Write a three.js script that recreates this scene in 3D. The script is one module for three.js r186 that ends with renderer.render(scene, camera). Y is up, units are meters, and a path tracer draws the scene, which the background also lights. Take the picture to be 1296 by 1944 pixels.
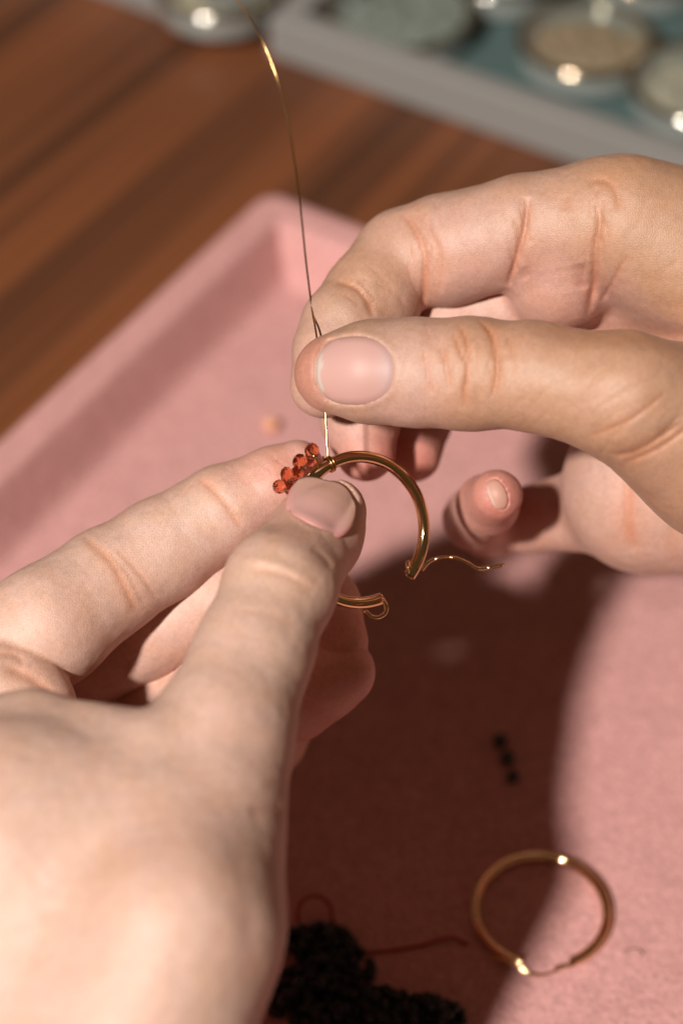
import * as THREE from 'three';
import { mergeGeometries } from 'three/addons/utils/BufferGeometryUtils.js';

// ------------------------------------------------------------------ camera, light, exposure
const D = 380, PX = 10.62, CX = 648, CY = 972, PITCH = THREE.MathUtils.degToRad(45.4), LIFT = 103;   // millimetres; PX = pixels per millimetre at the focal plane
const XV = new THREE.Vector3(1, 0, 0), YV = new THREE.Vector3(0, Math.cos(PITCH), -Math.sin(PITCH)), ZV = new THREE.Vector3(0, Math.sin(PITCH), Math.cos(PITCH));
const O = new THREE.Vector3(0, LIFT / 1000, 0);                                                    // the point that is in focus, 100 mm above the tray
const scene = new THREE.Scene();
const camera = new THREE.PerspectiveCamera(2 * THREE.MathUtils.radToDeg(Math.atan(CY / PX / D)), 1296 / 1944, 0.02, 20);
camera.position.copy(O).addScaledVector(ZV, D / 1000);
camera.up.set(0, 1, 0); camera.lookAt(O);
camera.focus = (D - 5) / 1000; camera.userData.fStop = 7.6;
scene.add(camera);

const SUNDIR = [-0.397, 0.075, 0.92];
const lamp = new THREE.SpotLight(new THREE.Color(1, 0.95, 0.87), 34, 0, 0.16, 0.3, 2);
lamp.name = 'window_lamp';
const toWorldDir = (d) => new THREE.Vector3().addScaledVector(XV, d[0]).addScaledVector(YV, d[1]).addScaledVector(ZV, d[2]).normalize();
lamp.position.copy(O).addScaledVector(toWorldDir(SUNDIR), 2.6);
lamp.target.position.copy(O).add(new THREE.Vector3(0, -0.1, -0.15));
lamp.castShadow = true; lamp.shadow.radius = 4; lamp.shadow.mapSize.set(2048, 2048);
scene.add(lamp, lamp.target);
scene.background = new THREE.Color(0.064, 0.042, 0.023);

const renderer = new THREE.WebGLRenderer({ antialias: true });
renderer.setSize(682, 1024);
renderer.toneMapping = THREE.LinearToneMapping;
renderer.toneMappingExposure = 1;
renderer.shadowMap.enabled = true;

// ------------------------------------------------------------------ helpers
const numbers = new Map();
function numbered(name) { const n = numbers.get(name) ?? 0; numbers.set(name, n + 1); return n ? `${name}_${String(n).padStart(3, '0')}` : name; }
function tag(o, label, category, group, kind) { if (label) o.userData.label = label; if (category) o.userData.category = category; if (group) o.userData.group = group; if (kind) o.userData.kind = kind; return o; }
function thing(name, label, category, pos, group) { const o = new THREE.Group(); o.name = numbered(name); if (pos) o.position.copy(pos); scene.add(o); return tag(o, label, category, group); }
function part(name, geo, mat, parent, label) {
  const m = new THREE.Mesh(geo, mat); m.name = parent === scene ? numbered(name) : name; m.castShadow = m.receiveShadow = true; parent.add(m);
  if (label) m.userData.label = label;
  return m;
}
function rng(seed) { let s = seed >>> 0; return () => { s = (s + 0x6d2b79f5) | 0; let t = Math.imul(s ^ (s >>> 15), 1 | s); t = (t + Math.imul(t ^ (t >>> 7), 61 | t)) ^ t; return ((t ^ (t >>> 14)) >>> 0) / 4294967296; }; }
const clamp = (x, a, b) => Math.min(b, Math.max(a, x)), mix = (a, b, t) => a + (b - a) * t, sstep = (a, b, x) => { const t = clamp((x - a) / (b - a), 0, 1); return t * t * (3 - 2 * t); };
const lin = (c) => c <= 0.04045 ? c / 12.92 : Math.pow((c + 0.055) / 1.055, 2.4);
// view millimetres (x right, y up, z towards the camera, origin in focus)
const J = (px, py, d, rp = 0) => { const k = (D + d) / D; return [(px - CX) / PX * k, -(py - CY) / PX * k, -d, rp / PX * k]; };
const W = (v) => O.clone().addScaledVector(XV, v[0] / 1000).addScaledVector(YV, v[1] / 1000).addScaledVector(ZV, v[2] / 1000);
const V = (px, py, d) => W(J(px, py, d));
function onLevel(px, py, y) {                                  // the point at height y (metres) seen at a pixel
  const far = V(px, py, 400), dir = far.clone().sub(camera.position), t = (y - camera.position.y) / dir.y;
  return camera.position.clone().addScaledVector(dir, t);
}
function hash3(x, y, z) { let h = (Math.imul(x, 374761393) + Math.imul(y, 668265263) + Math.imul(z, 2147483647 ^ 0x5bd1e995)) | 0; h = Math.imul(h ^ (h >>> 13), 1274126177); return ((h ^ (h >>> 16)) >>> 0) / 4294967296; }
function noise3(x, y, z) {
  const xi = Math.floor(x), yi = Math.floor(y), zi = Math.floor(z), f = (t) => t * t * (3 - 2 * t), u = f(x - xi), v = f(y - yi), w = f(z - zi);
  const l = (k) => mix(mix(hash3(xi, yi, zi + k), hash3(xi + 1, yi, zi + k), u), mix(hash3(xi, yi + 1, zi + k), hash3(xi + 1, yi + 1, zi + k), u), v);
  return mix(l(0), l(1), w) * 2 - 1;
}
function tileNoise(x, y, px, py, seed) {
  const xi = Math.floor(x), yi = Math.floor(y), f = (t) => t * t * (3 - 2 * t), u = f(x - xi), v = f(y - yi), m = (a, n) => ((a % n) + n) % n;
  const h = (i, j) => hash3(m(xi + i, px), m(yi + j, py), seed);
  return mix(mix(h(0, 0), h(1, 0), u), mix(h(0, 1), h(1, 1), u), v) * 2 - 1;
}
function texture(w, h, fn, color, repeat) {
  const data = new Uint8Array(w * h * 4);
  for (let j = 0; j < h; j++) for (let i = 0; i < w; i++) { const c = fn(i / w, j / h), o = (j * w + i) * 4; for (let k = 0; k < 3; k++) data[o + k] = clamp(Math.round((Array.isArray(c) ? c[k] : c) * 255), 0, 255); data[o + 3] = 255; }
  const t = new THREE.DataTexture(data, w, h); t.wrapS = t.wrapT = THREE.RepeatWrapping; t.magFilter = THREE.LinearFilter; t.minFilter = THREE.LinearMipmapLinearFilter; t.generateMipmaps = true;
  if (color) t.colorSpace = THREE.SRGBColorSpace;
  if (repeat) t.repeat.set(...repeat);
  t.needsUpdate = true; return t;
}
function tube(points, r, seg = 60, rad = 10, closed = false) { return new THREE.TubeGeometry(new THREE.CatmullRomCurve3(points, closed, 'centripetal'), seg, r, rad, closed); }
function ball(p, r, d = 12) { const g = new THREE.SphereGeometry(r, d * 2, d); g.translate(p.x, p.y, p.z); return g; }

// ------------------------------------------------------------------ skin: a distance field of tapered bones, meshed on a fine grid
const smin = (a, b, k) => { const h = Math.max(k - Math.abs(a - b), 0) / k; return Math.min(a, b) - h * h * k * 0.25; };
function cone(a, b) {
  const ba = [b[0] - a[0], b[1] - a[1], b[2] - a[2]], l2 = Math.max(1e-6, ba[0] ** 2 + ba[1] ** 2 + ba[2] ** 2), rr = a[3] - b[3], a2 = l2 - rr * rr, il2 = 1 / l2, sr = Math.sign(rr) * rr * rr, [ax, ay, az, r1] = a, r2 = b[3], [bx, by, bz] = ba;
  if (a2 <= 0) { const [cx, cy, cz, r] = r1 > r2 ? a : b; return (x, y, z) => Math.hypot(x - cx, y - cy, z - cz) - r; }
  return (x, y, z) => {
    const px = x - ax, py = y - ay, pz = z - az, yy = px * bx + py * by + pz * bz, zz = yy - l2;
    const qx = px * l2 - bx * yy, qy = py * l2 - by * yy, qz = pz * l2 - bz * yy, x2 = qx * qx + qy * qy + qz * qz, y2 = yy * yy * l2, z2 = zz * zz * l2, k = sr * x2;
    if (Math.sign(zz) * a2 * z2 > k) return Math.sqrt(x2 + z2) * il2 - r2;
    if (Math.sign(yy) * a2 * y2 < k) return Math.sqrt(x2 + y2) * il2 - r1;
    return (Math.sqrt(x2 * a2 * il2) + yy * rr) * il2 - r1;
  };
}
// an ellipsoid: centre (as J), three half axes in mm, turned by ax degrees in the picture plane and tilted about its long axis
function ellipsoid(c, ra, rb, rc, deg) {
  const co = Math.cos(deg * Math.PI / 180), si = Math.sin(deg * Math.PI / 180), [cx, cy, cz] = c, m = Math.min(ra, rb, rc);
  return (x, y, z) => { const dx = x - cx, dy = y - cy, dz = z - cz, u = (dx * co + dy * si) / ra, v = (-dx * si + dy * co) / rb, w = dz / rc, k0 = Math.sqrt(u * u + v * v + w * w), k1 = Math.sqrt((u / ra) ** 2 + (v / rb) ** 2 + (w / rc) ** 2); return k1 < 1e-9 ? -m : k0 * (k0 - 1) / k1; };
}
const chain = (...pts) => pts.slice(1).map((p, i) => cone(J(...pts[i]), J(...p)));

function spline2(pts, n = 10) {
  if (pts.length === 2) return pts;
  const c = new THREE.CatmullRomCurve3(pts.map((p) => new THREE.Vector3(p[0], p[1], 0)), false, 'centripetal');
  return c.getPoints(n * (pts.length - 1)).map((p) => [p.x, p.y]);
}
// a furrow (depth > 0) or a ridge (depth < 0) on the front of the skin along a line, given where it is seen; d0..d1 says how deep in the scene it lies
function crease(pts, width, depth, d0, d1, tint = 0.5, taper = 0.5) {
  width *= 0.8; const line = spline2(pts), xs = line.map((p) => p[0]), ys = line.map((p) => p[1]), m = width * 6;
  const len = [0]; for (let i = 1; i < line.length; i++) len.push(len[i - 1] + Math.hypot(line[i][0] - line[i - 1][0], line[i][1] - line[i - 1][1]));
  const total = len[len.length - 1];
  return {
    d0, d1, depth, tint, box: [Math.min(...xs) - m, Math.max(...xs) + m, Math.min(...ys) - m, Math.max(...ys) + m],
    at(px, py, d) {
      if (d < d0 || d > d1 || px < this.box[0] || px > this.box[1] || py < this.box[2] || py > this.box[3]) return 0;
      let best = 1e9, at = 0;
      for (let i = 1; i < line.length; i++) {
        const [ax, ay] = line[i - 1], bx = line[i][0] - ax, by = line[i][1] - ay, t = clamp(((px - ax) * bx + (py - ay) * by) / (bx * bx + by * by + 1e-9), 0, 1), q = (px - ax - bx * t) ** 2 + (py - ay - by * t) ** 2;
        if (q < best) { best = q; at = (len[i - 1] + t * (len[i] - len[i - 1])) / total; }
      }
      const edge = taper ? Math.min(1, Math.min(at, 1 - at) / (taper * 0.5)) : 1, soft = Math.min(1, (d - d0) / 2, (d1 - d) / 2);
      return (0.55 * Math.exp(-best / (width * width)) + 0.45 * Math.exp(-best / (width * width * 11))) * edge * (2 - edge) * soft;
    },
  };
}
// many hair-fine skin lines in a patch: centre, half sizes along and across, direction of the lines in degrees
function fineLines(cx, cy, hx, hy, deg, count, len, depth, d0, d1, seed, tint = 0.1) {
  const R = rng(seed), out = [];
  for (let i = 0; i < count; i++) {
    const x = cx + (R() * 2 - 1) * hx, y = cy + (R() * 2 - 1) * hy, a = (deg + (R() - 0.5) * 26) * Math.PI / 180, l = len * (0.5 + R()) / 2, b = (R() - 0.5) * l * 0.5, c = Math.cos(a), s = -Math.sin(a);
    out.push(crease([[x - c * l, y - s * l], [x - s * b, y + c * b], [x + c * l, y + s * l]], 2.6 + R() * 1.8, depth * (0.5 + R()), d0, d1, tint));
  }
  return out;
}
// a nail: outline in the picture (centre, direction of the finger's tip, half length towards tip, half width), on the skin between depths d0 and d1
function nail(cx, cy, deg, ha, hb, d0, d1, opt = {}) {
  const c = Math.cos(deg * Math.PI / 180), s = -Math.sin(deg * Math.PI / 180);
  const n = { cx, cy, c, s, ha, hb, d0, d1, pow: 2.8, powBase: 2.15, bed: 0.32, sag: 2.6, ...opt,
    q(px, py) { const u = ((px - cx) * c + (py - cy) * s) / ha, v = (-(px - cx) * s + (py - cy) * c) / hb, w = u < 0 ? n.powBase : n.pow; return Math.pow(Math.pow(Math.abs(u), w) + Math.pow(Math.abs(v), w), 1 / w); },
  };
  return n;
}

const STEP = 0.5, NB = 12, BS = STEP * NB;
function makeSkin(h) {
  // h: body, fingers [{ segs, k }], lumps [{ f, k }], creases, nails, kBody, kJoin
  const prims = [];
  h.body.forEach((f) => prims.push({ f, g: -1 })); h.fingers.forEach((s, g) => s.segs.forEach((f) => prims.push({ f, g, k: s.k ?? 1.6 }))); h.lumps.forEach((l) => prims.push({ f: l.f, g: -2, k: l.k }));
  const field = (list) => (x, y, z) => {
    let body = 1e3, fin = 1e3, cur = 1e3, g = -1, d;
    for (let i = 0; i < list.length; i++) { const p = list[i]; if (p.g === -1) { body = smin(body, p.f(x, y, z), h.kBody ?? 8); } else if (p.g >= 0) { if (p.g !== g) { fin = smin(fin, cur, 0.35); cur = 1e3; g = p.g; } cur = smin(cur, p.f(x, y, z), p.k); } }
    fin = smin(fin, cur, 0.35); d = smin(body, fin, h.kJoin ?? 5);
    for (let i = 0; i < list.length; i++) if (list[i].g === -2) d = smin(d, list[i].f(x, y, z), list[i].k);
    return d;
  };
  const base = field(prims);
  const detail = (x, y, z, creases, nails) => {
    let s = 0.12 * noise3(x * 0.09 + 5, y * 0.09, z * 0.09) + 0.10 * noise3(x * 0.22, y * 0.22, z * 0.22) + 0.05 * noise3(x * 0.6 + 7, y * 0.6, z * 0.6) ;
    const d = -z, k = D / (D + d), px = CX + x * PX * k, py = CY - y * PX * k;
    for (const c of creases) s += c.depth * c.at(px, py, d);
    for (const n of nails) if (d > n.d0 && d < n.d1) { const q = n.q(px, py) * (1 + 0.025 * noise3(px * 0.05, py * 0.05, 3)); if (q < 1.25) s += n.bed * (1 - sstep(0.94, 1.02, q)) - 0.08 * Math.exp(-(((q - 1.1) / 0.08) ** 2)); }
    return s;
  };
  // grid
  const [x0, x1, y0, y1, z0, z1] = h.bounds, bx = Math.ceil((x1 - x0) / BS), by = Math.ceil((y1 - y0) / BS), bz = Math.ceil((z1 - z0) / BS), half = BS / 2, R = half * 1.7321;
  const cells = new Map(), pos = [], blocks = [], M = NB + 1;
  const key = (i, j, k) => (k * 1024 + j) * 1024 + i;
  for (let k = 0; k < bz; k++) for (let j = 0; j < by; j++) for (let i = 0; i < bx; i++) {
    const cx = x0 + i * BS + half, cy = y0 + j * BS + half, cz = z0 + k * BS + half, dc = base(cx, cy, cz);
    if (Math.abs(dc) > R + 3.5) continue;
    const list = prims.filter((p) => p.f(cx, cy, cz) < dc + 2 * R + 11), local = list.length === prims.length ? base : field(list);
    const pk = (q) => { const d = -q[2], kk = D / (D + d); return [CX + q[0] * PX * kk, CY - q[1] * PX * kk]; };
    const [ppx, ppy] = pk([cx, cy, cz]), rad = R * PX * 1.35, dd = -cz;
    const cr = h.creases.filter((c) => ppx > c.box[0] - rad && ppx < c.box[1] + rad && ppy > c.box[2] - rad && ppy < c.box[3] + rad && dd > c.d0 - R && dd < c.d1 + R);
    const nl = h.nails.filter((n) => Math.hypot(ppx - n.cx, ppy - n.cy) < rad + Math.max(n.ha, n.hb) * 1.5 && dd > n.d0 - R && dd < n.d1 + R);
    const full = (x, y, z) => { const d = local(x, y, z); return Math.abs(d) > 3 ? d : d + detail(x, y, z, cr, nl); };
    const v = new Float32Array(M * M * M);
    let lo = 1e9, hi = -1e9;
    for (let c = 0, o = 0; c < M; c++) for (let b = 0; b < M; b++) for (let a = 0; a < M; a++, o++) { const d = full(x0 + (i * NB + a) * STEP, y0 + (j * NB + b) * STEP, z0 + (k * NB + c) * STEP); v[o] = d; if (d < lo) lo = d; if (d > hi) hi = d; }
    if (lo > 0 || hi < 0) continue;
    blocks.push([i * NB, j * NB, k * NB, v]);
    const E = [0, 1, M, M + 1, M * M, M * M + 1, M * M + M, M * M + M + 1];
    for (let c = 0; c < NB; c++) for (let b = 0; b < NB; b++) for (let a = 0; a < NB; a++) {
      const o = (c * M + b) * M + a; let neg = 0;
      for (let e = 0; e < 8; e++) if (v[o + E[e]] < 0) neg++;
      if (neg === 0 || neg === 8) continue;
      let sx = 0, sy = 0, sz = 0, n = 0;
      for (let e = 0; e < 8; e++) for (let ax = 1; ax < 8; ax <<= 1) if (!(e & ax)) { const f = e | ax, va = v[o + E[e]], vb = v[o + E[f]]; if ((va < 0) !== (vb < 0)) { const t = va / (va - vb); sx += (e & 1) + (ax === 1 ? t : 0); sy += ((e >> 1) & 1) + (ax === 2 ? t : 0); sz += ((e >> 2) & 1) + (ax === 4 ? t : 0); n++; } }
      let X = x0 + (i * NB + a + sx / n) * STEP, Y = y0 + (j * NB + b + sy / n) * STEP, Z = z0 + (k * NB + c + sz / n) * STEP;
      const e = 0.22, f0 = full(X, Y, Z); let gx = full(X + e, Y, Z) - full(X - e, Y, Z), gy = full(X, Y + e, Z) - full(X, Y - e, Z), gz = full(X, Y, Z + e) - full(X, Y, Z - e);
      const gl = Math.hypot(gx, gy, gz) || 1; gx /= gl; gy /= gl; gz /= gl;
      const mv = clamp(f0 / Math.max(0.4, gl / (2 * e)), -0.3, 0.3); X -= gx * mv; Y -= gy * mv; Z -= gz * mv;
      // colour
      const dpt = -Z, kk = D / (D + dpt), px = CX + X * PX * kk, py = CY - Y * PX * kk;
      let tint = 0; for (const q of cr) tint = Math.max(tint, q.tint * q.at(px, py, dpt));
      cells.set(key(i * NB + a, j * NB + b, k * NB + c), pos.length);
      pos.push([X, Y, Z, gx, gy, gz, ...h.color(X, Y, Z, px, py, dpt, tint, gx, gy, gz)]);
    }
  }
  const tris = [];
  for (const [bi, bj, bk, v] of blocks) for (let c = 0; c < NB; c++) for (let b = 0; b < NB; b++) for (let a = 0; a < NB; a++) {
    const o = (c * M + b) * M + a, s0 = v[o] < 0, gi = bi + a, gj = bj + b, gk = bk + c;
    for (let ax = 0; ax < 3; ax++) {
      if (s0 === (v[o + [1, M, M * M][ax]] < 0)) continue;
      const q = ax === 0 ? [[0, -1, -1], [0, 0, -1], [0, 0, 0], [0, -1, 0]] : ax === 1 ? [[-1, 0, -1], [-1, 0, 0], [0, 0, 0], [0, 0, -1]] : [[-1, -1, 0], [0, -1, 0], [0, 0, 0], [-1, 0, 0]];
      const id = q.map(([x, y, z]) => cells.get(key(gi + x, gj + y, gk + z)));
      if (id.some((x) => x === undefined)) continue;
      if (s0) tris.push([id[0], id[1], id[2]], [id[0], id[2], id[3]]); else tris.push([id[0], id[2], id[1]], [id[0], id[3], id[2]]);
    }
  }
  // texture coordinates in metres on the plane each face looks along
  const used = new Map(), P = [], N = [], C = [], U = [], I = [];
  for (const t of tris) {
    const s = [0, 0, 0]; for (const i of t) for (let c = 0; c < 3; c++) s[c] += Math.abs(pos[i][3 + c]);
    const ax = s[0] > s[1] && s[0] > s[2] ? 0 : s[1] > s[2] ? 1 : 2;
    for (const i of t) {
      const kx = i * 3 + ax; let n = used.get(kx);
      if (n === undefined) { n = P.length / 3; used.set(kx, n); const p = pos[i], w = W(p), nn = toWorldDir([p[3], p[4], p[5]]); P.push(w.x, w.y, w.z); N.push(nn.x, nn.y, nn.z); C.push(p[6], p[7], p[8]); U.push(p[ax === 0 ? 1 : 0] / 14, p[ax === 2 ? 1 : 2] / 14); }
      I.push(n);
    }
  }
  const g = new THREE.BufferGeometry();
  const origin = h.origin;
  for (let i = 0; i < P.length; i += 3) { P[i] -= origin.x; P[i + 1] -= origin.y; P[i + 2] -= origin.z; }
  g.setAttribute('position', new THREE.Float32BufferAttribute(P, 3)); g.setAttribute('normal', new THREE.Float32BufferAttribute(N, 3)); g.setAttribute('color', new THREE.Float32BufferAttribute(C, 3)); g.setAttribute('uv', new THREE.Float32BufferAttribute(U, 2));
  g.setIndex(I);
  console.log('skin', tris.length, 'triangles', blocks.length, 'blocks');
  return { geometry: g, base };
}
// the plate of a nail: laid on the smooth skin inside its outline, a little proud at the middle, tucked into the fold at its rim
function nailGeometry(n, base, origin, color) {
  const RN = 14, SN = 56, P = [], C = [], I = [], N = [];
  const hit = (px, py) => {
    const a = J(px, py, n.d0), b = J(px, py, n.d1), L = Math.hypot(b[0] - a[0], b[1] - a[1], b[2] - a[2]); let t = 0;
    for (let i = 0; i < 80; i++) { const f = t / L, d = base(mix(a[0], b[0], f), mix(a[1], b[1], f), mix(a[2], b[2], f)); if (d < 0.002) break; t += d * 0.8; if (t > L) { t = L; break; } }
    const f = t / L; return [mix(a[0], b[0], f), mix(a[1], b[1], f), mix(a[2], b[2], f)];
  };
  const up = [0, 0, 0]; const c0 = hit(n.cx, n.cy), e = 0.4;
  up[0] = base(c0[0] + e, c0[1], c0[2]) - base(c0[0] - e, c0[1], c0[2]); up[1] = base(c0[0], c0[1] + e, c0[2]) - base(c0[0], c0[1] - e, c0[2]); up[2] = base(c0[0], c0[1], c0[2] + e) - base(c0[0], c0[1], c0[2] - e);
  const ul = Math.hypot(...up); up.forEach((_, i) => { up[i] /= ul; });
  const top = [], view = (px, py) => { const a = J(px, py, n.d0), b = J(px, py, n.d1), t = ((c0[0] - a[0]) * up[0] + (c0[1] - a[1]) * up[1] + (c0[2] - a[2]) * up[2]) / ((b[0] - a[0]) * up[0] + (b[1] - a[1]) * up[1] + (b[2] - a[2]) * up[2]); return [0, 1, 2].map((i) => mix(a[i], b[i], t)); };
  const drop = (o) => { let t = 0; const p = [0, 1, 2].map((i) => o[i] + up[i] * 5); for (let i = 0; i < 60; i++) { const d = base(p[0] - up[0] * t, p[1] - up[1] * t, p[2] - up[2] * t); if (d < 0.002) break; t += d * 0.85; if (t > 5 + n.sag) { t = 5 + n.sag; break; } } return [0, 1, 2].map((i) => p[i] - up[i] * t); };
  for (let r = 0; r <= RN; r++) for (let s = 0; s < SN; s++) {
    const q = r / RN, th = s / SN * Math.PI * 2, cu = Math.cos(th), sv = Math.sin(th), w = cu < 0 ? n.powBase : n.pow, l = 1 / Math.pow(Math.pow(Math.abs(cu), w) + Math.pow(Math.abs(sv), w), 1 / w), u = cu * l * q * n.ha, v = sv * l * q * n.hb;
    const px = n.cx + u * n.c - v * n.s, py = n.cy + u * n.s + v * n.c, p = drop(view(px, py));
    const free = u / n.ha, lift = 0.05 + (n.flat ?? 0.25) * (1 - q * q) - 0.28 * sstep(0.86, 1, q) * (free > 0.5 ? 0.1 : 1);
    top.push([p[0] + up[0] * lift, p[1] + up[1] * lift, p[2] + up[2] * lift]);
    C.push(...color(free, v / n.hb, q, n));
  }
  for (let s = 0; s < SN; s++) { const p = top[RN * SN + s]; top.push([p[0] - up[0] * 0.55, p[1] - up[1] * 0.55, p[2] - up[2] * 0.55]); C.push(...color(Math.cos(s / SN * Math.PI * 2), 0, 1, n)); }
  for (const p of top) { const w = W(p); P.push(w.x - origin.x, w.y - origin.y, w.z - origin.z); }
  for (let r = 0; r <= RN; r++) for (let s = 0; s < SN; s++) { const a = r * SN + s, b = r * SN + (s + 1) % SN, c = a + SN, d = b + SN; I.push(a, b, c, b, d, c); }
  const g = new THREE.BufferGeometry(); g.setAttribute('position', new THREE.Float32BufferAttribute(P, 3)); g.setAttribute('color', new THREE.Float32BufferAttribute(C, 3)); g.setIndex(I);
  // picture y runs down, so the winding follows the turn of v; make the plate face outward
  g.computeVertexNormals();
  const nn = new THREE.Vector3(), want = toWorldDir(up), na = g.attributes.normal; let dot = 0; for (let i = SN * 3; i < SN * 6; i++) dot += nn.fromBufferAttribute(na, i).dot(want);
  if (dot < 0) { for (let i = 0; i < I.length; i += 3) { const t = I[i + 1]; I[i + 1] = I[i + 2]; I[i + 2] = t; } g.setIndex(I); g.computeVertexNormals(); }
  return g;
}

// ------------------------------------------------------------------ materials
const skinBump = (() => {                                       // small diamond-shaped skin cells with furrows between, tiling
  const n = 30, S = 512, r = rng(5), pts = []; for (let j = 0; j < n; j++) for (let i = 0; i < n; i++) pts.push([(i + 0.5 + (r() - 0.5) * 0.9) / n, (j + 0.5 + (r() - 0.5) * 0.9) / n, r()]);
  return texture(S, S, (u, v) => {
    let a = 9, b = 9; const ci = Math.floor(u * n), cj = Math.floor(v * n); let hgt = 0;
    for (let y = -2; y <= 2; y++) for (let x = -2; x <= 2; x++) { const ii = (ci + x + n) % n, jj = (cj + y + n) % n, p = pts[jj * n + ii]; let dx = Math.abs(u - p[0]), dy = Math.abs(v - p[1]); dx = Math.min(dx, 1 - dx); dy = Math.min(dy, 1 - dy); const d = Math.hypot(dx, dy); if (d < a) { b = a; a = d; hgt = p[2]; } else if (d < b) b = d; }
    return clamp(sstep(0, 0.014, b - a) * 0.55 + hgt * 0.15 + 0.15 + 0.15 * tileNoise(u * 90, v * 90, 90, 90, 3), 0, 1);
  });
})();
const skinMap = texture(512, 512, (u, v) => 0.9 * (1 + 0.07 * tileNoise(u * 64, v * 64, 64, 64, 41) + 0.05 * tileNoise(u * 29, v * 29, 29, 29, 42) + 0.03 * tileNoise(u * 9, v * 9, 9, 9, 43)), false);
const skinMat = new THREE.MeshPhysicalMaterial({ name: 'skin', vertexColors: true, map: skinMap, roughness: 0.56, ior: 1.65, specularIntensity: 1, bumpMap: skinBump, bumpScale: 0.00004, sheen: 0.15, sheenRoughness: 0.5, sheenColor: new THREE.Color(1, 0.75, 0.6) });
const nailMat = new THREE.MeshPhysicalMaterial({ name: 'nail', vertexColors: true, roughness: 0.5, specularIntensity: 0.7, clearcoat: 0.06, clearcoatRoughness: 0.5 });
const goldMat = new THREE.MeshStandardMaterial({ name: 'gold', color: new THREE.Color(0.84, 0.6, 0.34), metalness: 1, roughness: 0.075 });
const wireMat = new THREE.MeshStandardMaterial({ name: 'brass_wire', color: new THREE.Color(0.62, 0.36, 0.15), metalness: 1, roughness: 0.24 });
const beadMat = new THREE.MeshPhysicalMaterial({ name: 'amber_glass', color: new THREE.Color(0.84, 0.3, 0.17), roughness: 0.03, transmission: 1, thickness: 0.002, ior: 1.52, clearcoat: 0.6, clearcoatRoughness: 0.08 });

// ------------------------------------------------------------------ setting: wooden table
const TURN = -THREE.MathUtils.degToRad(32);
const AX = new THREE.Vector3(Math.cos(TURN), 0, -Math.sin(TURN)), AZ = new THREE.Vector3(Math.sin(TURN), 0, Math.cos(TURN));
const wood = texture(1024, 512, (u, v) => {
  const x = u * 58, z = v;
  const w = tileNoise(u * 10, z * 3, 10, 3, 11) * 0.8, a = tileNoise(x + w, z * 2, 58, 2, 2), b = tileNoise(x * 2.6 + w * 2, z * 3, 151, 3, 4), c = tileNoise(u * 17, z * 1, 17, 1, 9), f = tileNoise(u * 400, z * 10, 400, 10, 6) + 0.9 * tileNoise(u * 120, z * 5, 120, 5, 16);
  const t = clamp(0.5 + 0.42 * a + 0.22 * b + 0.4 * c, 0, 1), k = 1 + 0.12 * f;
  return [mix(0.33, 0.535, t) * k, mix(0.2, 0.31, t) * k, mix(0.137, 0.185, t) * k];
}, true);
{
  const t = thing('wooden_table', 'dark brown wooden table top with streaky orange grain under the pink tray', 'table', new THREE.Vector3(0, 0, 0));
  t.rotation.y = TURN;
  const g = new THREE.BoxGeometry(1.7, 0.03, 1.7, 1, 1, 1); g.translate(0, -0.015, -0.25);
  const uv = g.attributes.uv, p = g.attributes.position; for (let i = 0; i < uv.count; i++) uv.setXY(i, p.getX(i) / 0.5, p.getZ(i) / 1.3);
  part('table_top', g, new THREE.MeshPhysicalMaterial({ name: 'wood', map: wood, roughness: 0.42, specularIntensity: 0.6 }), t);
  for (const [x, z] of [[-0.78, 0.53], [0.78, 0.53], [-0.78, -1.03], [0.78, -1.03]]) { const l = new THREE.CylinderGeometry(0.03, 0.02, 0.7, 16); l.translate(x, -0.38, z); part('leg', l, new THREE.MeshStandardMaterial({ name: 'wood_leg', color: new THREE.Color(0.11, 0.04, 0.02), roughness: 0.5 }), t); }
}

// ------------------------------------------------------------------ pink velvet tray
const velvetBump = texture(512, 512, (u, v) => 0.5 + 0.2 * tileNoise(u * 120, v * 120, 120, 120, 1) + 0.2 * tileNoise(u * 240, v * 240, 240, 240, 2) + 0.1 * tileNoise(u * 20, v * 20, 20, 20, 3));
const velvetMap = texture(1024, 1024, (u, v) => { const n = 0.5 * tileNoise(u * 14, v * 14, 14, 14, 21) + 0.5 * tileNoise(u * 40, v * 34, 40, 34, 22), f = tileNoise(u * 220, v * 220, 220, 220, 23), k = 1 + 0.03 * n + 0.07 * f + 0.04 * tileNoise(u * 110, v * 110, 110, 110, 24); return [0.785 * k, 0.58 * k, 0.566 * k]; }, true);
const velvet = new THREE.MeshPhysicalMaterial({ name: 'pink_velvet', map: velvetMap, roughness: 0.95, specularIntensity: 0.2, sheen: 0.25, sheenRoughness: 0.45, sheenColor: new THREE.Color(1, 0.72, 0.7), bumpMap: velvetBump, bumpScale: 0.0003 });
const TRAY_W = 0.29, TRAY_L = 0.34, FLOOR = 0.003;
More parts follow.
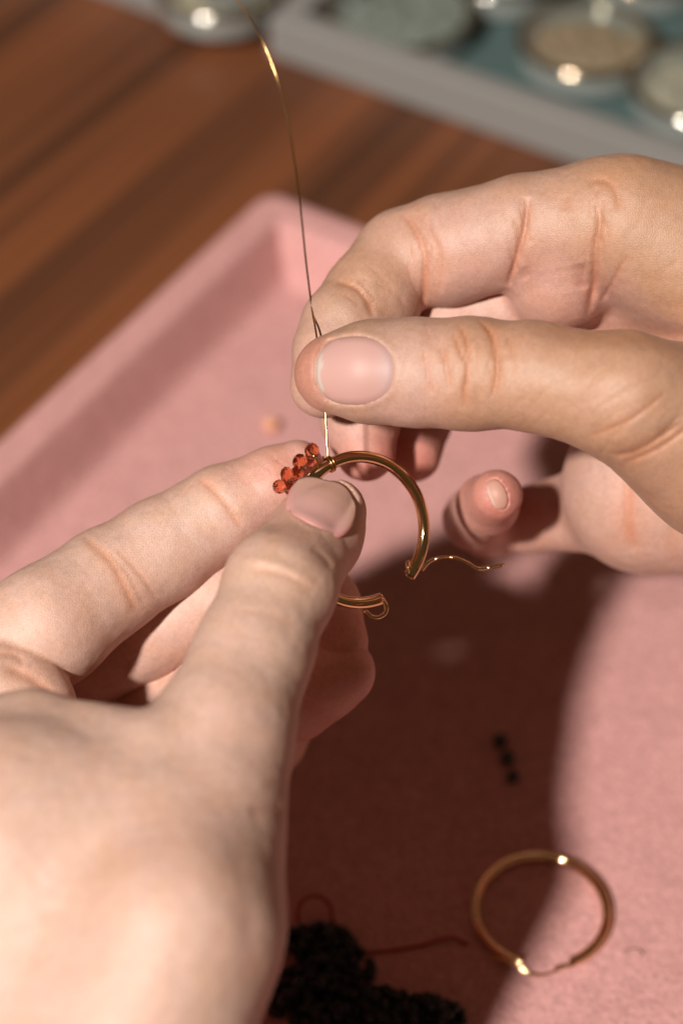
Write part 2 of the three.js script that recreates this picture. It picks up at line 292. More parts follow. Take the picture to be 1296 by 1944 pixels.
{
  const corner = onLevel(508, 358, 0.018); corner.y = 0;
  const t = thing('tray', 'dusty pink velvet tray with a raised rim lying on the wooden table', 'tray', corner);
  t.rotation.y = TURN;
  // profile of the rim, from the outer foot over the lip to the floor: [inset, height]
  const prof = [[0.0004, 0], [0, 0.0008], [0, 0.0165], [0.0006, 0.0176], [0.0016, 0.018], [0.0038, 0.0181], [0.0046, 0.0175], [0.0056, 0.0175], [0.0064, 0.0180], [0.0086, 0.0179], [0.0096, 0.0173], [0.0103, 0.0162], [0.0122, 0.0122], [0.0142, 0.0076], [0.0158, 0.0046], [0.0172, 0.0033], [0.0195, 0.0027]];
  const ring = (inset, y) => { const r = Math.max(0.0012, 0.006 - inset * 0.45), out = [], a = inset, n = 8; for (const [cx, cz, s] of [[a + r, a + r, 180], [TRAY_W - a - r, a + r, 270], [TRAY_W - a - r, TRAY_L - a - r, 0], [a + r, TRAY_L - a - r, 90]]) for (let i = 0; i <= n; i++) { const th = (s + 90 * i / n) * Math.PI / 180; out.push([cx + r * Math.cos(th), y, cz + r * Math.sin(th)]); } return out; };
  const P = [], I = [], U = [], rows = prof.map(([i, y]) => ring(i, y)), n = rows[0].length;
  let run = 0; rows.forEach((row, k) => { if (k) run += Math.hypot(prof[k][0] - prof[k - 1][0], prof[k][1] - prof[k - 1][1]); row.forEach((p) => { P.push(...p); U.push((p[0] + p[2]) / 0.1, (run + p[0] - p[2]) / 0.1); }); });
  for (let k = 0; k < rows.length - 1; k++) for (let i = 0; i < n; i++) { const a = k * n + i, b = k * n + (i + 1) % n, c = a + n, d = b + n; I.push(a, c, b, b, c, d); }
  let g = new THREE.BufferGeometry(); g.setAttribute('position', new THREE.Float32BufferAttribute(P, 3)); g.setAttribute('uv', new THREE.Float32BufferAttribute(U, 2)); g.setIndex(I); g.computeVertexNormals();
  part('rim', g, velvet, t);
  const i0 = 0.017, fl = new THREE.BoxGeometry(TRAY_W - 2 * i0, 0.0028, TRAY_L - 2 * i0); fl.translate(TRAY_W / 2, 0.0016, TRAY_L / 2);
  const uv = fl.attributes.uv, p = fl.attributes.position; for (let i = 0; i < uv.count; i++) uv.setXY(i, p.getX(i) / 0.1, p.getZ(i) / 0.1);
  part('tray_floor', fl, velvet, t);
}

// ------------------------------------------------------------------ grey trays of jars behind
const greyMat = new THREE.MeshStandardMaterial({ name: 'grey_card', color: new THREE.Color(0.225, 0.212, 0.2), roughness: 0.8 });
const tealMat = new THREE.MeshPhysicalMaterial({ name: 'teal_velvet', color: new THREE.Color(0.062, 0.1, 0.098), roughness: 0.9, sheen: 0.1, sheenColor: new THREE.Color(0.5, 0.8, 0.8) });
const GW = 0.008, GH = 0.015;
function greyTray(px, py, w, l, label, fromRight) {
  const c = onLevel(px, py, 0); if (fromRight) c.addScaledVector(AX, -w);
  const t = thing('jewellery_tray', label, 'tray', c, 'grey trays of jars at the back of the table'); t.rotation.y = TURN;
  const wall = (x0, x1, z0, z1) => { const s = 0.0012, sh = new THREE.Shape(); sh.moveTo(x0, -z0); sh.lineTo(x1, -z0); sh.lineTo(x1, -z1); sh.lineTo(x0, -z1); const g = new THREE.ExtrudeGeometry(sh, { depth: GH - 2 * s, bevelEnabled: true, bevelSize: s, bevelOffset: -s, bevelThickness: s, bevelSegments: 2 }); g.rotateX(-Math.PI / 2); g.translate(0, s, 0); return g; };
  part('wall', wall(0, w, -GW, 0), greyMat, t); part('wall', wall(0, w, -l, -l + GW), greyMat, t); part('wall', wall(0, GW, -l + GW, -GW), greyMat, t); part('wall', wall(w - GW, w, -l + GW, -GW), greyMat, t);
  const f = new THREE.BoxGeometry(w - 2 * GW - 0.0006, 0.004, l - 2 * GW - 0.0006); f.translate(w / 2, 0.0021, -l / 2); part('lining', f, tealMat, t);
  return t;
}
greyTray(512, 108, 0.29, 0.2, 'grey tray with teal lining holding several round jars, right of the gap');
greyTray(452, 88, 0.25, 0.18, 'grey tray left of the gap between trays, holding the cream jar', true);
const jarGlass = new THREE.MeshPhysicalMaterial({ name: 'jar_glass', color: new THREE.Color(0.72, 0.74, 0.7), transmission: 0.88, thickness: 0, roughness: 0.16, ior: 1.5, clearcoat: 1, clearcoatRoughness: 0.05 });
const jarRim = new THREE.MeshPhysicalMaterial({ name: 'jar_lid', color: new THREE.Color(0.34, 0.36, 0.34), roughness: 0.2, clearcoat: 1, clearcoatRoughness: 0.05, metalness: 0.2 });
function jar(px, py, r, label, col, lidCol, seed) {
  const c = onLevel(px, py, 0.012); c.y = 0.0042;
  const t = thing('jar', label, 'jar', c, 'round jars in the grey trays'), lathe = (pts) => new THREE.LatheGeometry(pts.map(([x, y]) => new THREE.Vector2(x * r, y)), 48);
  t.scale.y = 0.62;
  const cm = new THREE.MeshPhysicalMaterial({ name: 'jar_contents', color: new THREE.Color(...col), roughness: 0.45, clearcoat: 0.4, clearcoatRoughness: 0.2 });
  part('base', lathe([[0.001, 0], [0.86, 0], [0.95, 0.0015], [1, 0.004], [1, 0.013], [0.97, 0.0145], [0.93, 0.0145], [0.93, 0.005], [0.001, 0.004]]), jarRim, t);
  const R = rng(seed), bs = []; for (let i = 0; i < 46; i++) { const a = R() * 6.283, q = Math.sqrt(R()) * 0.78 * r; bs.push(ball(new THREE.Vector3(q * Math.cos(a), 0.0062 + R() * 0.004, q * Math.sin(a)), 0.0022 + R() * 0.0016, 5)); }
  const beads = part('beads', mergeGeometries(bs), cm, t); beads.userData.kind = 'stuff';
  const fill = part('filling', lathe([[0.001, 0.0095], [0.5, 0.009], [0.9, 0.007], [0.9, 0.0052], [0.001, 0.0052]]), cm, t); fill.position.y = -0.001;
  part('lid', lathe([[0.001, 0.0202], [0.5, 0.0198], [0.8, 0.0186], [0.93, 0.0168], [0.985, 0.0148]]), jarGlass, t);
  const ring = new THREE.TorusGeometry(r * 0.975, 0.0017, 16, 72); ring.rotateX(Math.PI / 2); ring.translate(0, 0.0152, 0); part('lid_rim', ring, new THREE.MeshPhysicalMaterial({ name: 'rim', color: new THREE.Color(...lidCol), roughness: 0.14, clearcoat: 1, clearcoatRoughness: 0.03, metalness: 1 }), t);
}
jar(1112, 82, 0.0205, 'round glass jar with gold and brown beads, the one nearest the hand', [0.4, 0.23, 0.09], [0.85, 0.7, 0.5], 1);
jar(760, 28, 0.0225, 'wide greenish grey glass jar in the middle of the right tray', [0.24, 0.28, 0.26], [0.8, 0.85, 0.82], 2);
jar(1330, 165, 0.021, 'cream jar cut off by the right edge of the photo', [0.55, 0.48, 0.36], [0.85, 0.8, 0.7], 3);
jar(418, -22, 0.02, 'cream jar in the grey tray left of the gap', [0.72, 0.6, 0.4], [0.85, 0.8, 0.7], 4);
jar(600, -62, 0.02, 'jar with orange gold contents behind the greenish jar', [0.62, 0.3, 0.08], [0.5, 0.36, 0.2], 5);
jar(950, -62, 0.021, 'white jar at the top edge between greenish and gold jars', [0.7, 0.66, 0.6], [0.6, 0.56, 0.5], 6);
jar(1225, -68, 0.02, 'jar with bright orange contents at the top right', [0.7, 0.3, 0.06], [0.5, 0.36, 0.22], 7);

// ------------------------------------------------------------------ hands
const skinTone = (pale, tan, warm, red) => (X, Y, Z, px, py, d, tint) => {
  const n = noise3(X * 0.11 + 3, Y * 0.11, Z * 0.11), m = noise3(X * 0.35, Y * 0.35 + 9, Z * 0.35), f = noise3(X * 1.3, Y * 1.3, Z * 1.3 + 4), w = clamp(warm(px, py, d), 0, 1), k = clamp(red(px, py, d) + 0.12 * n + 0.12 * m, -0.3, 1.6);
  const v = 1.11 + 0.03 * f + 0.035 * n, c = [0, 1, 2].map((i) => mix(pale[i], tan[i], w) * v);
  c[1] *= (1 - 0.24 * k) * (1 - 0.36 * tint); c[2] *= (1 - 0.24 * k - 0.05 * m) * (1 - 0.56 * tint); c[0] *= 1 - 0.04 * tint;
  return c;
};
const spot = (px, py, cx, cy, r) => Math.exp(-((px - cx) ** 2 + (py - cy) ** 2) / (r * r));

const left = {
  origin: V(300, 1800, -40), bounds: [-96, 30, -200, 26, -55, 88], kBody: 9, kJoin: 4,
  body: [
    cone(J(330, 1760, -62, 205), J(150, 2250, -64, 250)), cone(J(50, 1642, -45, 285), J(110, 2200, -50, 310)), cone(J(440, 1425, -8, 78), J(260, 1620, 0, 120)), cone(J(486, 1245, -15, 52), J(440, 1425, -8, 78)), cone(J(0, 1560, -45, 165), J(270, 1560, -50, 155)), cone(J(-110, 1330, 4, 120), J(60, 2150, -30, 240)), cone(J(60, 1500, 34, 110), J(120, 2150, -10, 220)), cone(J(110, 1375, 42, 118), J(190, 1720, 4, 210)), cone(J(150, 2250, -50, 280), J(240, 2700, -50, 300)),
  ],
  fingers: [
    { k: 2.6, segs: chain([633, 972, -9, 62], [600, 1018, -12, 84], [532, 1112, -26, 104], [482, 1235, -33, 108], [420, 1400, -42, 134], [330, 1760, -58, 205]) },
    { k: 1.6, segs: chain([563, 886, 9, 51], [520, 917, 9, 68], [425, 968, 9, 85], [305, 1045, 8, 97], [205, 1106, 5, 103], [95, 1186, 0, 116], [-110, 1330, 0, 130]) },
    { k: 1.6, segs: chain([642, 1218, 12, 55], [602, 1152, 14, 80], [545, 1122, 14, 88], [405, 1130, 15, 86], [274, 1200, 18, 88], [150, 1260, 23, 95], [20, 1335, 30, 100]) },
    { k: 1.6, segs: chain([645, 1276, 12, 66], [606, 1288, 13, 80], [548, 1314, 16, 94], [450, 1308, 18, 90], [310, 1347, 25, 82], [180, 1402, 32, 86], [40, 1480, 42, 92]) },
    { k: 1.6, segs: chain([575, 1300, 36, 58], [510, 1400, 36, 70], [330, 1430, 42, 80], [80, 1560, 48, 84]) },
  ],
  lumps: [{ f: ellipsoid(J(5, 1335, -8), 13.5, 11.5, 9, -24), k: 0.8 }, ...chain([-90, 1352, -38, 26], [70, 1362, -42, 26], [190, 1394, -46, 26], [290, 1404, -50, 36]).map((f) => ({ f, k: 7 }))],
  creases: [
    crease([[372, 905], [418, 945], [462, 1008]], 7, 0.3, -12, 16, 0.55), crease([[390, 905], [432, 950], [470, 1000]], 4, 0.12, -12, 16, 0.25),
    crease([[150, 1010], [205, 1060], [235, 1110], [262, 1170]], 9, 0.3, -22, 10, 0.6), crease([[215, 1035], [262, 1085], [300, 1140]], 6, 0.22, -22, 10, 0.4), crease([[190, 1030], [240, 1085], [275, 1150]], 5, 0.15, -20, 10, 0.3),
    crease([[505, 858], [545, 890], [570, 920]], 3, 0.1, -8, 10, 0.1), crease([[480, 868], [520, 900]], 3, 0.1, -8, 10, 0.1),
    crease([[0, 1262], [55, 1285], [95, 1320], [112, 1360]], 14, 0.8, -40, 0, 0.5), crease([[-20, 1240], [30, 1245], [50, 1265]], 10, 0.4, -40, 0, 0.35),
    crease([[330, 1440], [380, 1600], [400, 1800]], 50, -0.3, -130, -40, 0), crease([[180, 1560], [200, 1740], [230, 1930]], 60, 0.3, -130, -40, 0.1), crease([[40, 1560], [70, 1740], [90, 1930]], 50, -0.25, -130, -30, 0), crease([[440, 1600], [470, 1720], [480, 1880]], 30, 0.3, -130, -40, 0.15),
    crease([[452, 1058], [520, 1070], [600, 1108]], 12, -0.4, -60, -20, 0), crease([[470, 1078], [540, 1090], [600, 1125]], 10, 0.25, -60, -20, 0.3), crease([[500, 1000], [570, 1020], [630, 1080]], 22, 0.55, -50, -12, 0.12), crease([[590, 1040], [618, 1062], [632, 1090]], 7, 0.25, -60, -15, 0.2),
    crease([[430, 1160], [500, 1165], [570, 1190]], 7, 0.08, -70, -20, 0.15), crease([[470, 1540], [540, 1530]], 9, 0.3, -110, -40, 0.25), crease([[500, 1490], [548, 1484]], 7, 0.15, -110, -40, 0.2),
    ...fineLines(330, 1010, 90, 60, -55, 14, 60, 0.028, -16, 12, 41), ...fineLines(480, 905, 60, 45, -40, 20, 60, 0.03, -10, 12, 42), ...fineLines(120, 1130, 90, 70, -60, 8, 80, 0.025, -24, 10, 43), ...fineLines(500, 1120, 80, 90, -15, 14, 90, 0.03, -70, -16, 44),
  ],
  nails: [nail(612, 951, 66, 50, 68, -26, 2, { bed: 0.28, pow: 2.5, flat: 0.25, beige: true, sag: 1.2 })],
};
left.color = skinTone([0.615, 0.38, 0.298], [0.595, 0.365, 0.27], (px, py, d) => 0.5 * clamp((-d - 8) / 14, 0, 1) * sstep(1300, 1080, py), (px, py, d) => 0.75 * spot(px, py, 545, 895, 90) + (d > 2 ? 0.2 : 0) + (d < -8 ? 0.5 * spot(px, py, 690, 1010, 50) : 0) + (d > 4 ? 0.8 * sstep(540, 600, px) * sstep(1100, 1180, py) : 0));  // last red term: shade on the curled fingers below the thumb, painted as redder skin

const right = {
  origin: V(1350, 760, 10), bounds: [-14, 150, -30, 76, -75, 44], kBody: 9, kJoin: 4,
  body: [
    cone(J(1190, 425, 6, 132), J(1620, 640, 14, 230)), cone(J(1150, 560, 26, 110), J(1620, 720, 20, 220)), cone(J(1232, 924, 34, 168), J(1640, 860, 22, 220)), cone(J(1380, 830, -8, 185), J(1640, 780, 10, 230)), cone(J(1630, 740, 14, 240), J(2100, 800, 20, 270)), cone(J(1190, 720, 44, 100), J(1600, 760, 26, 200)),
  ],
  fingers: [
    { k: 2.2, segs: chain([636, 709, -10, 77], [705, 706, -11, 95], [790, 708, -12, 100], [890, 709, -14, 105], [1020, 715, -17, 101], [1190, 748, -20, 128], [1400, 850, -8, 190]) },
    { k: 1.4, segs: chain([612, 733, 5, 61], [632, 665, 8, 74], [656, 618, 10, 82], [705, 562, 14, 90], [768, 492, 18, 95], [850, 474, 15, 105], [990, 438, 10, 104], [1110, 428, 8, 117]) },
    { k: 1.6, segs: chain([694, 858, 20, 57], [684, 795, 23, 74], [675, 730, 30, 84], [705, 645, 33, 86], [860, 602, 26, 92], [1060, 560, 23, 100]) },
    { k: 1.6, segs: chain([783, 862, 34, 54], [788, 790, 40, 70], [800, 720, 54, 78], [900, 650, 62, 84], [1100, 650, 52, 95]) },
    { k: 1.6, segs: chain([943, 940, 16, 49], [925, 958, 26, 56], [900, 985, 42, 58], [930, 1000, 52, 58], [1010, 985, 50, 62], [1130, 965, 44, 85]) },
  ],
  lumps: [{ f: ellipsoid(J(1072, 490, 15), 11.5, 15, 13.5, -12), k: 2.2 }],
  creases: [
    crease([[1002, 372], [996, 430], [980, 490], [962, 545]], 7, 0.9, -8, 20, 0.7), crease([[1128, 380], [1138, 420], [1130, 470], [1126, 540], [1112, 606]], 9, 0.8, -10, 25, 0.6), crease([[1110, 345], [1150, 345], [1172, 375], [1165, 405]], 8, 0.4, -14, 20, 0.4), crease([[1190, 485], [1165, 530], [1140, 575]], 6, 0.35, -14, 25, 0.4), crease([[1098, 500], [1108, 550]], 16, 0.4, -14, 25, 0.35), crease([[1075, 370], [1070, 400]], 10, 0.2, -14, 20, 0.25),
    crease([[762, 402], [788, 435], [806, 480], [806, 540], [798, 600]], 9, 0.75, -4, 24, 0.7), crease([[780, 400], [815, 440], [835, 490], [832, 560]], 9, 0.4, -4, 24, 0.4), crease([[800, 440], [822, 480]], 5, 0.25, -4, 24, 0.3),
    crease([[634, 538], [662, 540], [690, 562], [710, 605]], 7, 0.55, -4, 16, 0.6), crease([[650, 532], [682, 545], [704, 575]], 6, -0.3, -4, 16, 0),
    crease([[905, 606], [930, 632], [942, 680], [940, 730], [930, 760]], 5, 0.42, -30, -10, 0.8), crease([[868, 610], [885, 650], [888, 700], [882, 745], [890, 780]], 4.5, 0.32, -30, -10, 0.7), crease([[838, 655], [848, 700], [852, 745]], 4, 0.28, -30, -10, 0.6), crease([[805, 660], [812, 710], [820, 750]], 4, 0.22, -30, -10, 0.5), crease([[860, 630], [872, 665], [884, 690]], 4, 0.25, -30, -10, 0.6), crease([[958, 630], [972, 670], [975, 720]], 4, 0.16, -30, -10, 0.35), crease([[985, 640], [998, 690]], 4, 0.08, -30, -10, 0.1), crease([[915, 650], [905, 690], [915, 730]], 4, 0.1, -30, -10, 0.2),
    crease([[1150, 862], [1200, 858], [1296, 800]], 7, 0.45, -45, 10, 0.55), crease([[1110, 830], [1190, 800], [1270, 740]], 6, 0.3, -45, 10, 0.4), crease([[1130, 775], [1200, 740], [1280, 690]], 5, 0.12, -45, 10, 0.15), crease([[1180, 880], [1250, 850], [1320, 800]], 7, 0.4, -45, 10, 0.5), crease([[1060, 780], [1120, 760], [1180, 720]], 5, 0.1, -45, 10, 0.12), crease([[1000, 628], [1160, 634], [1320, 640], [1480, 650]], 24, 1.3, -40, 20, 0.45, 1), ...fineLines(990, 455, 22, 70, 105, 12, 46, 0.1, -10, 20, 61, 0.3), ...fineLines(805, 480, 26, 80, 110, 14, 50, 0.1, -6, 24, 62, 0.3), ...fineLines(690, 560, 40, 30, 140, 10, 40, 0.08, -6, 18, 63, 0.25), ...fineLines(1130, 450, 26, 80, 95, 12, 50, 0.1, -14, 26, 64, 0.3),
    ...fineLines(890, 705, 70, 75, -82, 40, 60, 0.05, -32, -8, 51), ...fineLines(1080, 730, 110, 80, 42, 50, 80, 0.035, -45, 4, 52), ...fineLines(1220, 790, 80, 90, 40, 24, 110, 0.045, -50, 10, 53), ...fineLines(700, 530, 80, 50, -45, 34, 50, 0.045, -4, 18, 54), ...fineLines(900, 450, 80, 60, -70, 22, 60, 0.04, -6, 18, 55), ...fineLines(1180, 480, 90, 120, 65, 26, 80, 0.03, -16, 26, 56),
    crease([[1196, 890], [1190, 960], [1200, 1050]], 13, 0.6, -2, 40, 0.8), crease([[1290, 980], [1275, 1030], [1290, 1080]], 10, 0.3, -2, 40, 0.3),
  ],
  nails: [nail(672, 703, 180, 76, 66, -26, 0, { pow: 2.9, bed: 0.38 }), nail(945, 938, 202, 17, 31, -2, 22, { bed: 0.22, small: true })],
};
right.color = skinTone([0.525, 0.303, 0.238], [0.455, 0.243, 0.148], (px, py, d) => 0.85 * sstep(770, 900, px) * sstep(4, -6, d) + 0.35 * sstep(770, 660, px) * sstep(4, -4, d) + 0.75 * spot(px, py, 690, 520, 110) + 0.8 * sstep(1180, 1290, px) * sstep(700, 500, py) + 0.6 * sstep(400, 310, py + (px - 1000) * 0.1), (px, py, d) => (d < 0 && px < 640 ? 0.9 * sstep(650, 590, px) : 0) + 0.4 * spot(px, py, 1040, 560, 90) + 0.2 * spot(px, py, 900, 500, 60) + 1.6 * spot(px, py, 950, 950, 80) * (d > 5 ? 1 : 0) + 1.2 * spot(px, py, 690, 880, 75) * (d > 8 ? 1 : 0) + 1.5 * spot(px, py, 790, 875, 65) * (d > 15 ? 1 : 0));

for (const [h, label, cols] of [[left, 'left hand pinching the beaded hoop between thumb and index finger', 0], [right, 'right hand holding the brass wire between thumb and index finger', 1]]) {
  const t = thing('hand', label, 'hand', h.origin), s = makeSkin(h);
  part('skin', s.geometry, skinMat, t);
  for (const n of h.nails) part('fingernail', nailGeometry(n, s.base, h.origin, (free, side, q, nl) => {
    if (nl.small) { const e = sstep(0.7, 0.86, free); return [mix(0.52, 0.6, e), mix(0.27, 0.45, e), mix(0.21, 0.38, e)]; }
    if (nl.beige) { const w = sstep(-0.6, 0.7, free + 0.25 * side), e = 1 - 0.22 * sstep(0.86, 1, q) * sstep(0.5, 0, free); return [mix(0.63, 0.61, w), mix(0.345, 0.36, w) * e, mix(0.315, 0.285, w) * e]; }
    const lun = sstep(-0.45, -0.75, free) * (1 - 0.5 * Math.abs(side)), tip = sstep(0.84, 0.9, free + 0.03 * Math.sin(side * 9)), k = 1 - 0.12 * sstep(0.8, 1, q);
    return [(0.55 - 0.06 * lun + 0.03 * tip) * k, (0.31 - 0.0 * lun + 0.16 * tip) * k, (0.275 + 0.015 * lun + 0.14 * tip) * k];
  }), nailMat, t);
}

// ------------------------------------------------------------------ held hoop with beads
const HC = J(683, 1006, 0), HR = 13.1, TILT = THREE.MathUtils.degToRad(27);
const hoopPoint = (deg, out = 0, off = 0) => { const a = deg * Math.PI / 180, r = HR + out; return W([HC[0] + r * Math.cos(a) * Math.cos(TILT) + off * Math.sin(TILT), HC[1] + r * Math.sin(a), HC[2] - r * Math.cos(a) * Math.sin(TILT) + off * Math.cos(TILT)]); };
class Path extends THREE.Curve { constructor(f) { super(); this.f = f; } getPoint(t, o = new THREE.Vector3()) { return o.copy(this.f(t)); } }
function openTube(curve, seg, r, rad, wall) {                       // a hollow tube: outside, inside and the two rims
  const fr = curve.computeFrenetFrames(seg), P = [], I = [], n = rad;
  const row = (i, rr) => { const c = curve.getPointAt(i / seg); for (let k = 0; k < n; k++) { const a = k / n * 2 * Math.PI, v = c.clone().addScaledVector(fr.normals[i], rr * Math.cos(a)).addScaledVector(fr.binormals[i], rr * Math.sin(a)); P.push(v.x, v.y, v.z); } };
  const seq = []; for (let i = 0; i <= seg; i++) seq.push([i, r]);
  for (const q of [seg]) { seq.push([q, r - wall * 0.3]); seq.push([q, r - wall]); }
  for (let i = seg; i >= 0; i--) seq.push([i, r - wall]);
  seq.push([0, r]);
  seq.forEach(([i, rr]) => row(i, rr));
  for (let i = 0; i < seq.length - 1; i++) for (let k = 0; k < n; k++) { const a = i * n + k, b = i * n + (k + 1) % n, c = a + n, d = b + n; I.push(a, b, c, b, d, c); }
  const g = new THREE.BufferGeometry(); g.setAttribute('position', new THREE.Float32BufferAttribute(P, 3)); g.setIndex(I);
  return g;
}
const smooth = (g) => { g.computeVertexNormals(); return g; };
{
  const base = hoopPoint(-71);
  const t = thing('hoop_earring', 'gold hoop earring with amber beads held between the fingers', 'earring', new THREE.Vector3(), 'gold hoop earrings');
  part('hoop', smooth(openTube(new Path((s) => hoopPoint(mix(-40, 289.5, s))), 260, 0.00108, 28, 0.00028)), goldMat, t);
  // hinge plates at the open end and the ear wire
  const e = hoopPoint(-33, -1.25);
  const hinge = new THREE.CapsuleGeometry(0.0005, 0.0012, 4, 10); hinge.rotateX(Math.PI / 2); hinge.translate(e.x, e.y, e.z); part('hinge', hinge, goldMat, t);
  part('ear_wire', mergeGeometries([tube([V(800, 1082, 4), V(812, 1068, 4), V(826, 1061, 4), V(860, 1058.5, 3), V(886, 1068, 3), V(907, 1079.5, 3), V(925, 1078, 3), V(953, 1073, 2)], 0.00034, 90, 10), ball(V(953.5, 1073, 2), 0.00034, 6)]), goldMat, t);
  part('catch', tube([hoopPoint(-71, 0.5), V(729, 1142, -4), V(733, 1153, -4), V(730, 1165, -4), V(718, 1172, -4), V(704, 1170, -4), V(695, 1161, -4), V(692, 1164, -3)], 0.00038, 60, 10), goldMat, t);
  const R = rng(8);
  for (const [px, py, d, r] of [[592, 857, -1, 15.5], [569, 877, -1, 15], [588, 876, 2, 12], [544, 901, -2, 14.5], [564, 898, 0.5, 13], [530, 924, -2, 13], [549, 922, 0, 12]]) {
    const c = J(px, py, d, r * 1.1), g = new THREE.IcosahedronGeometry(c[3] / 1000, 1); const p = g.attributes.position;
    const sq = 0.82 + 0.1 * R(); for (let i = 0; i < p.count; i++) p.setY(i, p.getY(i) * sq);
    g.rotateZ(R() * 3); g.rotateX(R() * 3); g.computeVertexNormals(); const w = W(c); g.translate(w.x, w.y, w.z); part('bead', g, beadMat, t);
  }
  part('bead_thread', mergeGeometries([tube([V(588, 858, -3), V(596, 866, -4), V(602, 876, -3), V(605, 887, -2), V(601, 894, 1)], 0.00024, 30, 8), tube([V(571, 886, -2), V(577, 893, -3)], 0.00018, 8, 6), tube([V(600, 884, -1.6), V(606, 890, -2), V(610, 897, 0)], 0.00022, 20, 8)]), wireMat, t);
}
{
  const t = thing('wire', 'thin brass wire rising from the hoop past the right thumb', 'wire', new THREE.Vector3());
  part('strand', tube([V(440, -14, 26), V(470, 28, 25), V(500, 82, 23.5), V(526, 150, 23.5), V(541, 205, 22.5), V(551, 258, 21.5), V(560, 315, 20), V(568, 375, 18), V(574, 430, 16), V(580, 490, 13), V(588, 555, 8.5), V(594, 598, 4), V(600, 632, -0.5), V(612, 720, -1.9), V(618, 794, -2), V(620.5, 840, -2.2), V(622, 872, -2.2), V(621, 882, -1.6), V(617, 888, -0.2), V(614, 878, 1.4), V(613, 866, 1.2)], 0.00019, 240, 8), wireMat, t);
  part('coil', mergeGeometries([0, 1].map((i) => { const pts = []; for (let k = 0; k <= 20; k++) { const a = k / 20 * Math.PI * 2, c = hoopPoint(115.5 + i * 2.2 + k * 0.09), u = hoopPoint(115.5 + i * 2.2, 1).sub(hoopPoint(115.5 + i * 2.2)).normalize(), w = hoopPoint(115.5, 0, 1).sub(hoopPoint(115.5)).normalize(); pts.push(c.addScaledVector(u, 0.0013 * Math.cos(a)).addScaledVector(w, 0.0013 * Math.sin(a))); } return tube(pts, 0.0002, 50, 8); })), wireMat, t);
}

// ------------------------------------------------------------------ on the tray
{
  const c = onLevel(1027, 1727, FLOOR + 0.0013); c.y = FLOOR;
  const t = thing('hoop_earring', 'plain gold hoop earring lying on the pink tray', 'earring', c, 'gold hoop earrings');
  const at = (deg, r = 0.0135, y = 0.0013) => { const a = deg * Math.PI / 180; return new THREE.Vector3(r * Math.cos(a), y, r * Math.sin(a)); };
  part('hoop', smooth(openTube(new Path((s) => at(mix(112, 427, s))), 200, 0.00112, 20, 0.0003)), goldMat, t);
  part('catch', tube([at(68, 0.0135), at(72, 0.0146, 0.0026), at(76, 0.0152, 0.003), at(80, 0.0146, 0.0022), at(82, 0.0138)], 0.0004, 24, 8), goldMat, t);
  part('ear_wire', tube([at(66, 0.0134, 0.0016), at(78, 0.0142, 0.0012), at(92, 0.0152, 0.0008), at(102, 0.0152, 0.0007), at(110, 0.0146, 0.001)], 0.0003, 30, 8), goldMat, t);
  part('hinge', tube([at(112, 0.0135), at(116, 0.0149, 0.0022), at(124, 0.0152, 0.0022), at(134, 0.0158, 0.0012)], 0.0004, 24, 8), goldMat, t);
}
const darkBead = new THREE.MeshPhysicalMaterial({ name: 'dark_glass', color: new THREE.Color(0.007, 0.012, 0.012), roughness: 0.5, specularIntensity: 0.7, clearcoat: 0.15, clearcoatRoughness: 0.2 });
const dullBead = new THREE.MeshStandardMaterial({ name: 'dull_glass', color: new THREE.Color(0.04, 0.042, 0.04), roughness: 0.5 });
function heap(name, label, list, n, seed, r0) {
  const R = rng(seed), gs = []; const first = onLevel(list[0][0], list[0][1], FLOOR);
  for (let i = 0; i < n; i++) { const [px, py, w, h] = list[Math.floor(R() * list.length)]; const a = R() * 6.283, q = Math.sqrt(R()), up = (1 - q * q) * 0.0055 * R(), r = r0 * (0.75 + 0.5 * R()); const p = onLevel(px + w * q * Math.cos(a), py + h * q * Math.sin(a), FLOOR).sub(first); const g = new THREE.IcosahedronGeometry(r, 1); g.rotateX(R() * 3); g.translate(p.x, r + up, p.z); gs.push(g); }
  const o = part(name, mergeGeometries(gs), darkBead, scene); o.position.copy(first); o.userData.kind = 'stuff'; tag(o, label, 'beads'); return o;
}
heap('bead_heap', 'heap of small blackish beads on the tray at the bottom edge, beside the left hand', [[600, 1800, 70, 38], [640, 1850, 70, 60], [590, 1900, 90, 60], [660, 1930, 100, 40]], 420, 31, 0.0011);
heap('bead_heap', 'lower heap of black beads at the bottom edge, nearer the hoop on the tray', [[770, 1930, 90, 38], [820, 1935, 60, 30], [720, 1925, 60, 40]], 190, 32, 0.001);
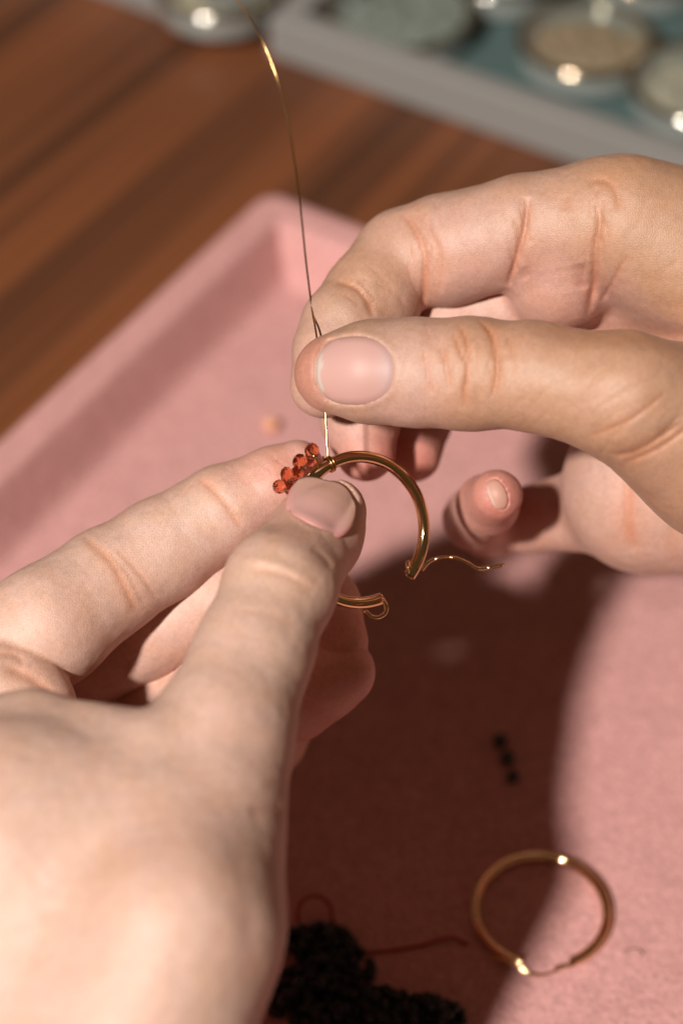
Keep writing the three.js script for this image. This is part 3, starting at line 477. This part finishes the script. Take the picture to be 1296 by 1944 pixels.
{
  const t = thing('bead_strand', 'short dark strand of three beads in the hand shadow on the tray', 'beads', onLevel(962, 1445, FLOOR));
  [[948, 1415, 15], [962, 1448, 15], [972, 1482, 13]].forEach(([px, py, r]) => { const p = onLevel(px, py, FLOOR).sub(t.position), g = new THREE.IcosahedronGeometry(r / PX * 1.2 / 1000, 2); g.translate(p.x, r / PX * 1.2 / 1000, p.z); part('bead', g, dullBead, t); });
}
const redMat = new THREE.MeshStandardMaterial({ name: 'red_thread', color: new THREE.Color(0.38, 0.035, 0.015), roughness: 0.6 });
{
  const on = (px, py, h = 0.0006) => onLevel(px, py, FLOOR + h), o1 = on(690, 1808), rel = (o, l) => l.map((p) => p.sub(o));
  const a = part('red_thread', tube(rel(o1, [on(640, 1815, 0.002), on(690, 1809), on(740, 1804), on(800, 1794), on(855, 1780, 0.001), on(888, 1793)]), 0.00035, 60, 6), redMat, scene); a.position.copy(o1); tag(a, 'thin red thread running from the dark bead heap towards the hoop', 'thread');
  const o2 = on(598, 1730), b = part('red_thread', tube(rel(o2, [on(566, 1752, 0.002), on(566, 1725, 0.003), on(580, 1706, 0.004), on(605, 1702, 0.004), on(625, 1718, 0.003), on(632, 1755, 0.001)]), 0.0004, 50, 8), redMat, scene); b.position.copy(o2); tag(b, 'small red thread loop standing behind the dark bead heap', 'thread');
  const o3 = on(515, 812), g = new THREE.IcosahedronGeometry(0.0019, 2); g.translate(0, 0.0012, 0); const c = part('loose_bead', g, new THREE.MeshPhysicalMaterial({ name: 'orange_glass', color: new THREE.Color(0.76, 0.36, 0.21), roughness: 0.45 }), scene); c.position.copy(o3); tag(c, 'blurred orange bead lying on the tray above the left index finger', 'bead');
  const o4 = on(1200, 1805), d = part('hair_scrap', tube(rel(o4, [on(1180, 1808), on(1195, 1801), on(1212, 1803), on(1220, 1812)]), 0.00012, 20, 5), new THREE.MeshStandardMaterial({ name: 'hair', color: new THREE.Color(0.09, 0.05, 0.04), roughness: 0.6 }), scene); d.position.copy(o4); tag(d, 'tiny dark curl of lint on the pink tray right of the hoop', 'lint');
}
scene.traverse((o) => { if (o.isMesh) { o.castShadow = true; o.receiveShadow = true; } });
renderer.render(scene, camera);
